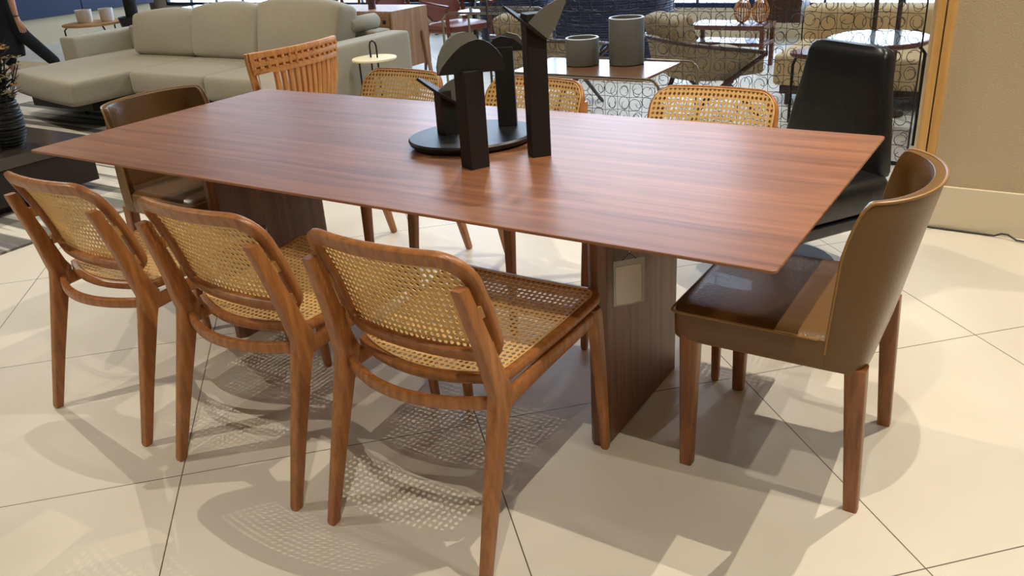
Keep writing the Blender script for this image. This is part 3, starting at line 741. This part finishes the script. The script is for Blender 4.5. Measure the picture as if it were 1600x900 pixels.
# navy woven drums
for x, y, r, lb in ((-2.10, 5.75, .58, 'large navy ribbed drum seat behind the tall grey pot'), (-3.35, 5.95, .40, 'large navy ribbed drum seat behind the upright black sculpture')):
    p = thing('ribbed_drum', lb, 'seat', (x, y, 0), 0, 'navy ribbed drum seats by the far windows')
    prof = [(r*.9, 0)]
    for i in range(41): prof.append((r+.006*math.cos(i*PI), .01+i*.021))
    prof += [(r*.9, .885), (0.01, .89)]
    MB().lathe(prof, n=48).build('body', m_navyw, p, angle=60)
    MB().lathe([(r*.80, .89), (r*.86, .90), (r*.84, .94), (r*.5, .955), (.01, .955)], n=40).build('cushion', m_navyw, p)
# round wooden tables
def round_table(loc, rx, ry, z, label, mat=m_rwood, glossy=None, name='round_table', legs=3):
    t = thing(name, label, 'table', loc)
    n = 40; el = lambda k, zz: [(rx*k*math.cos(2*PI*i/n), ry*k*math.sin(2*PI*i/n), zz) for i in range(n)]
    MB().rings([el(.94, z-.028), el(1, z-.018), el(1, z-.004), el(.99, z)]).build('tabletop', mat, t, angle=30)
    MB().rings([el(.955, z+.0005), el(.95, z+.002)]).build('inlay', glossy or mat, t, angle=30)
    for k in range(legs):
        a = 2*PI*k/legs-.25
        MB().tube([(rx*.80*math.cos(a), ry*.80*math.sin(a), z-.02), (rx*.97*math.cos(a), ry*.97*math.sin(a), z-.07), (rx*.98*math.cos(a), ry*.98*math.sin(a), 0)], .010, 8).build('leg', m_dmetal, t)
    return t
m_gtop = flat('glossy_stone_top', (150, 160, 170), .08, var=.05)
round_table((.765, 3.37, 0), .285, .33, .60, 'oval side table with red wood rim and glossy top behind the screen', glossy=m_gtop)
round_table((.31, 3.72, 0), .14, .14, .45, 'small round red wood table partly hidden by the black leather chair', mat=m_rwood)
# cream sofa behind the screen
cs = thing('cream_sofa', 'low cream fabric sofa behind the oval table near the windows', 'sofa', (.75, 4.55, 0))
cushion(-.8, .75, -.45, .45, .14, .36, .05, 'seat_cushion', cs, m_creamf)
cushion(-.8, .75, .28, .55, .14, .60, .06, 'backrest', cs, m_creamf)
cushion(.60, .80, -.45, .5, .14, .52, .05, 'armrest', cs, m_creamf)
MB().box(-.75, .75, -.42, .5, .08, .14).build('plinth', m_dwood, cs)
for x in (-.7, .7):
    for y in (-.38, .45): MB().tube([(x, y, 0), (x, y, .085)], .02, 8).build('foot', m_dwood, cs)
for x, y, lb in ((.62, 4.0, 'slim dark standing pole left behind the oval table'), (.76, 4.02, 'slim dark standing pole right behind the oval table')):
    p = thing('floor_lamp', lb, 'lamp', (x, y, 0), 0, 'slim dark floor lamps behind the oval table')
    MB().tube([(0, 0, .02), (0, 0, 1.5)], .016, 8).build('pole', m_dwood, p)
    MB().lathe([(.10, 0), (.10, .015), (.09, .02)]).build('base', m_dwood, p)
    MB().lathe([(.05, 1.5), (.12, 1.5), (.08, 1.68), (.04, 1.7)]).build('lamp_shade', m_creamf, p)
# bench with ornaments
bn = thing('wooden_bench', 'long brown wooden bench by the windows behind the ring screen', 'bench', (-.85, 5.5, 0))
MB().box(-.32, .36, -.18, .18, .34, .38).build('top', m_rwood, bn, bevel=.004)
MB().box(-.32, .36, -.15, .15, .20, .23).build('shelf', m_rwood, bn, bevel=.004)
for x in (-.30, .34):
    for y in (-.15, .15): MB().box(x-.018, x+.018, y-.018, y+.018, 0, .34).build('leg', m_rwood, bn)
for k, x in enumerate((-.74, -.58)):
    q = MB()
    for i in range(9):
        a = i*PI/9; q.tube([(.07*math.sin(b_)*math.cos(a)*1.0, .07*math.sin(b_)*math.sin(a), .10+.10*math.cos(b_)) for b_ in [j*2*PI/20 for j in range(20)]], .004, 5, closed=True)
    tag(q.build('woven_lantern', m_slat, loc=(x, 5.5, .382)), ('left' if k == 0 else 'right')+' one of two brown open woven lanterns on the wooden bench', 'lantern', 'woven lanterns on the bench')
tag(MB().lathe([(.06, 0), (.10, .05), (.13, .14), (.14, .19), (.12, .19), (.10, .10), (.04, .03)]).build('dark_bowl', m_wire, loc=(-.88, 5.15, .0)), 'dark bowl standing on the floor before the wooden bench', 'bowl')
bp_ = thing('brown_cabinet', 'dark reddish brown cabinet hanging over thin legs near the windows', 'cabinet', (-.55, 6.2, 0))
MB().box(-.17, .17, -.15, .15, .31, 1.2).build('body', m_dwood, bp_, bevel=.004)
for x in (-.16, .16):
    MB().box(x-.008, x+.008, -.008, .008, 0, .31).build('leg', m_dwood, bp_)

# ============================================================ RED CHAIRS
def redchair(loc, rz, label):
    t = thing('red_leather_chair', label, 'chair', loc, rz, 'red leather armchairs behind the sideboard')
    MB().loft([(0, 0, .40, .48, .46), (0, 0, .41, .50, .48), (0, 0, .45, .50, .48), (0, 0, .46, .46, .44)], 32, 4).build('seat', m_red, t)
    rs = [(0, .22+.10*k*.4, z, w_, th) for k, z, w_, th in ((0, .47, .30, .03), (1, .55, .42, .05), (2, .68, .46, .05), (3, .80, .40, .05), (4, .84, .26, .03))]
    MB().loft(rs, 28, 2.6).build('backrest', m_red, t)
    for s in (-1, 1):
        MB().loft([(s*.24, -.24, 0, .022, .022), (s*.24, -.19, .40, .034, .034), (s*.25, -.20, .62, .03, .03)], 10, 4).build('front_leg', m_rwood, t)
        MB().loft([(s*.23, .30, 0, .022, .022), (s*.23, .2, .40, .05, .06), (s*.23, .25, .66, .028, .028)], 10, 4).build('rear_leg', m_rwood, t)
        MB().sweep([(s*.25, -.24, .63), (s*.255, 0, .645), (s*.235, .26, .66)], (0, 0, 1), .045, .025).build('armrest', m_rwood, t)
        MB().sweep([(s*.24, -.2, .41), (s*.235, .2, .39)], (0, 0, 1), .03, .04).build('side_rail', m_rwood, t)
    MB().tube([(-.23, -.2, .22), (.23, -.2, .22)], .009, 6).build('stretcher', m_dmetal, t)
    return t
rc = redchair((-3.25, 4.72, 0), PI/2-.35, 'red leather armchair with wooden frame just right of the sideboard')
dup(rc, (-2.75, 6.6, 0), .3, 'red leather armchair farther back beside the navy drum')
dup(rc, (-4.5, 5.3, 0), 1.0, 'red leather armchair showing just above the sideboard top')
dup(rc, (-5.6, 5.5, 0), 1.2, 'red leather armchair showing just above the middle sofa cushion')
bt = thing('black_table', 'dark table among the red leather armchairs', 'table', (-4.6, 6.5, 0))
MB().box(-.6, .6, -.4, .4, .48, .515).build('tabletop', m_dmetal, bt, bevel=.004)
for x in (-.55, .55):
    for y in (-.35, .35): MB().box(x-.02, x+.02, y-.02, y+.02, 0, .48).build('leg', m_dmetal, bt)
mf = thing('metal_frame_table', 'small table of bent metal tube beside the red leather armchair', 'table', (-2.45, 4.35, 0))
for y in (-.2, .2):
    MB().tube([(-.55, y, 0), (-.55, y, .56), (-.52, y, .60), (-.48, y, .615), (.2, y, .615), (.25, y, .60), (.27, y, .55), (.27, y, 0)], .011, 8).build('tube_leg', m_metal, mf)
MB().box(-.5, .22, -.2, .2, .600, .612).build('tabletop', m_glass, mf, smooth=False)

# ============================================================ LEFT BACKGROUND
nb = thing('navy_media_unit', 'long navy blue unit mounted on the left wall over a beige plinth', 'cabinet', (-11.28, 4.3, 0))
for k in range(5):
    MB().box(0, .35, -3.6+k*1.25, -3.6+k*1.25+1.24, .38, 2.6).build('panel', m_navy, nb, bevel=.004)
MB().box(0, .28, -3.6, 2.6, 0, .38).build('plinth', m_cream, nb, smooth=False)
rt = round_table((-8.5, 4.3, 0), .36, .36, .45, 'round light wood coffee table behind the sofa arm', mat=m_oak)
for x, y, s, lb in ((-8.60, 4.26, .16, 'left white basket on the round light wood table'), (-8.38, 4.42, .14, 'right white basket on the round light wood table')):
    tag(MB().lathe([(s*.5, 0), (s*.55, .02), (s*.6, .15), (s*.56, .15), (s*.5, .03)], n=24).build('white_basket', m_white, loc=(x, y, .453)), lb, 'basket', 'white baskets on the round table')
bv = thing('tall_black_planter', 'black tapered planter with a thick green stem behind the sofa', 'plant', (-8.0, 4.5, 0))
MB().lathe([(.09, 0), (.10, .02), (.11, .25), (.16, .50), (.15, .50), (.10, .3)], n=28).build('pot', m_wire, bv)
MB().tube([(0, 0, .3), (.01, .02, .8), (-.02, 0, 1.4)], [.07, .08, .06], 12).build('stem', m_stem, bv)
q = MB()
for i in range(40):
    a = random.random()*6.28; z = .9+.7*random.random(); p = Vector((0, 0, z)); e = Vector((math.cos(a), math.sin(a), .5))*.35
    n_ = Vector((-math.sin(a), math.cos(a), 0))*.04
    q.add([p, p+e*.5+n_, p+e, p+e*.5-n_, p+e*.5+Vector((0, 0, -.01))], [(0, 1, 4), (1, 2, 4), (2, 3, 4), (3, 0, 4), (0, 3, 2, 1)])
q.build('leaves', flat('leaf_green', (70, 96, 50), .6), bv, smooth=False)
lt = thing('low_black_table', 'long low black table with small objects behind the left sofa cushion', 'table', (-7.5, 5.6, 0), .1)
MB().box(-.9, .8, -.3, .3, .44, .48).build('tabletop', m_cof, lt, bevel=.004)
MB().box(-.8, .7, -.25, .25, .25, .28).build('shelf', m_rwood, lt, bevel=.004)
for x in (-.85, .75):
    for y in (-.25, .25): MB().box(x-.02, x+.02, y-.02, y+.02, 0, .44).build('leg', m_dmetal, lt)
for k in range(4):
    tag(MB().lathe([(.03, 0), (.045, .01), (.05, .04), (.03, .05)], n=16).build('small_bowl', m_white, loc=(-7.9+k*.3, 5.56+k*.03, .48)), 'small white bowl on the long low black table', 'bowl', 'small white bowls on the low black table')
cs2 = thing('pale_armchair', 'pale cream armchair behind the grey sofa back', 'chair', (-6.75, 3.95, 0), .3)
cushion(-.4, .4, -.35, .35, .10, .38, .05, 'seat_cushion', cs2, m_creamf)
cushion(-.4, .4, .2, .4, .3, .50, .05, 'backrest', cs2, m_creamf)
for x in (-.33, .33):
    for y in (-.28, .3): MB().tube([(x, y, 0), (x, y, .11)], .018, 8).build('foot', m_dmetal, cs2)
cs3 = tag(MB().box(-.25, .25, -.25, .25, 0, 2.4).build('navy_column', m_navy, loc=(-6.9, 6.3, 0), bevel=.01), 'dark navy square column behind the left sofa cushion', 'column')
rug2 = tag(MB().box(-10.6, -8.6, .5, 3.9, 0, .01).build('pale_rug', m_creamf, smooth=False), 'pale cream rug on the floor behind the sofa chaise', 'rug')

# ============================================================ PERSON
Rt = Vector((.4823, .876, 0)); Fw = Vector((-.876, .4823, 0)); PO = Vector((-8.05, 3.32, .01))
ps = thing('person', 'person in black clothes walking past the sofa chaise, bare forearm hanging', 'person', PO, 0)
def PP(a, z, dp=0): return Rt*a+Fw*dp+Vector((0, 0, z))
def skin_obj(name, verts, edges, mat, parent, sub=2):
    me = bpy.data.meshes.new(name); me.from_pydata([tuple(v[0]) for v in verts], edges, []); me.materials.append(mat)
    o = bpy.data.objects.new(name, me); C.objects.link(o); o.parent = parent
    sk = o.modifiers.new('skin', 'SKIN'); sk.use_smooth_shade = True
    for i, v in enumerate(verts):
        r_ = v[1]; me.skin_vertices[0].data[i].radius = (r_, r_) if isinstance(r_, float) else r_
    me.skin_vertices[0].data[0].use_root = True
    s2 = o.modifiers.new('sub', 'SUBSURF'); s2.levels = sub; s2.render_levels = sub
    return o
V = [(PP(-.30, .90), .13), (PP(-.30, 1.05), .12), (PP(-.27, 1.22), .14), (PP(-.24, 1.36), .11), (PP(-.21, 1.44), .055), (PP(-.18, 1.53), .075), (PP(-.17, 1.60), .085), (PP(-.18, 1.67), .06)]
E_ = [(i, i+1) for i in range(7)]
def chain(start, pts):
    p = start
    for q in pts: V.append(q); E_.append((p, len(V)-1)); p = len(V)-1
    return p
# legs
chain(0, [(PP(-.28, .84, -.08), .085), (PP(-.17, .50, -.09), .062), (PP(0, .27, -.09), .052), (PP(.14, .08, -.09), .035), (PP(.24, .035, -.09), .03)])
chain(0, [(PP(-.31, .84, .08), .085), (PP(-.30, .48, .09), .062), (PP(-.36, .25, .09), .045), (PP(-.34, .10, .09), .035), (PP(-.24, .05, .09), .03)])
# near arm with hand
wr = chain(3, [(PP(-.25, 1.33, -.15), .06), (PP(-.21, 1.10, -.21), .045), (PP(-.155, .90, -.22), .038), (PP(-.158, .78, -.22), .036), (PP(-.155, .66, -.22), .026), (PP(-.148, .61, -.22), .030), (PP(-.14, .57, -.22), .030)])
for k in range(4):
    dx = (k-1.5)*.017
    chain(wr, [(PP(-.135+dx, .545, -.222), .0085), (PP(-.128+dx, .525, -.223), .008), (PP(-.128+dx, .498-(.006 if k in (1, 2) else 0), -.218), .007)])
chain(wr-1, [(PP(-.115, .585, -.225), .010), (PP(-.102, .56, -.228), .008)])
wl = chain(3, [(PP(-.27, 1.33, .15), .06), (PP(-.36, 1.10, .2), .045), (PP(-.36, .88, .2), .036), (PP(-.28, .72, .2), .026), (PP(-.27, .66, .2), .030)])
for k in range(4):
    chain(wl, [(PP(-.27+(k-1.5)*.017, .63, .2), .0085), (PP(-.27+(k-1.5)*.017, .59, .2), .007)])
skin_obj('body', V, E_, m_skin, ps)
# clothes
skin_obj('trousers', [(PP(-.30, .92), .150), (PP(-.28, .84, -.08), .112), (PP(-.17, .50, -.09), .080), (PP(0, .27, -.09), .072), (PP(.13, .10, -.09), .062), (PP(-.31, .84, .08), .112), (PP(-.30, .48, .09), .088), (PP(-.35, .27, .09), .085), (PP(-.34, .12, .09), .075)],
         [(0, 1), (1, 2), (2, 3), (3, 4), (0, 5), (5, 6), (6, 7), (7, 8)], m_cloth, ps)
skin_obj('shirt', [(PP(-.31, .86), .165), (PP(-.30, 1.05), .145), (PP(-.27, 1.24), .165), (PP(-.24, 1.38), .12), (PP(-.25, 1.33, -.15), .085), (PP(-.21, 1.10, -.21), .07), (PP(-.18, .98, -.22), .062), (PP(-.27, 1.33, .15), .085), (PP(-.34, 1.12, .2), .07), (PP(-.36, .98, .2), .06)],
         [(0, 1), (1, 2), (2, 3), (3, 4), (4, 5), (5, 6), (3, 7), (7, 8), (8, 9)], m_cloth, ps)
MB().rings([[tuple(PP(-.30, z)+Rt*(rx*math.cos(2*PI*k/24)+sh)+Fw*(ry*math.sin(2*PI*k/24))) for k in range(24)] for z, rx, ry, sh in ((.98, .17, .17, 0), (.85, .18, .18, 0), (.6, .19, .18, -.03), (.30, .20, .17, -.06), (.24, .19, .16, -.06))], caps=False).build('coat', m_cloth, ps)
for (a, z, dp, an) in ((.19, .04, -.09, 0), (-.24, .05, .09, 0)):
    MB().rings([[tuple(PP(a+x, .0 if math.sin(2*PI*k/16) < -.5 else z-.03+h*math.sin(2*PI*k/16)+.02, dp+w_*math.cos(2*PI*k/16))) for k in range(16)] for x, h, w_ in ((-.13, .02, .02), (-.11, .05, .04), (0, .045, .045), (.09, .03, .045), (.13, .015, .02))]).build('shoe', m_cloth, ps)
MB().lathe([(.02, 1.745), (.07, 1.735), (.098, 1.68), (.100, 1.62), (.085, 1.54)], c=(PP(-.20, 0).x, PP(-.20, 0).y, 0), n=20, caps=False).build('hair', m_hair, ps)
hc = PP(-.17, 1.60); hf = Rt
for s in (-1, 1):
    MB().lathe([(.001, -.009), (.009, 0), (.001, .009)], c=tuple(hc+Rt*.082+Fw*s*.03), n=10).build('eye', m_cloth, ps)
    MB().lathe([(.004, -.03), (.012, 0), (.004, .03)], c=tuple(hc+Fw*s*.088), n=10).build('ear', m_skin, ps)
MB().tube([hc+Rt*.08+Vector((0, 0, .015)), hc+Rt*.105+Vector((0, 0, -.02)), hc+Rt*.085+Vector((0, 0, -.03))], [.006, .014, .006], 8).build('nose', m_skin, ps)
MB().tube([hc+Rt*.078+Fw*-.022+Vector((0, 0, -.055)), hc+Rt*.086+Vector((0, 0, -.057)), hc+Rt*.078+Fw*.022+Vector((0, 0, -.055))], .005, 6).build('mouth', m_red, ps)
MB().tube([tuple(PP(-.155+.032*math.cos(2*PI*k/16), .675, -.22+.032*math.sin(2*PI*k/16))) for k in range(16)], .005, 6, closed=True).build('bracelet', m_cloth, ps)

# ============================================================ CABLE
cb_ = [(1.30, 1.900, .006), (1.42, 1.897, .006), (1.53, 1.893, .006), (1.575, 1.885, .008), (1.60, 1.880, .022), (1.625, 1.872, .024), (1.66, 1.862, .008), (1.8, 1.85, .006), (2.4, 1.84, .006)]
tag(MB().tube(cb_, .0045, 6).build('power_cable', m_wire), 'thin black cable lying along the wall baseboard', 'cable')
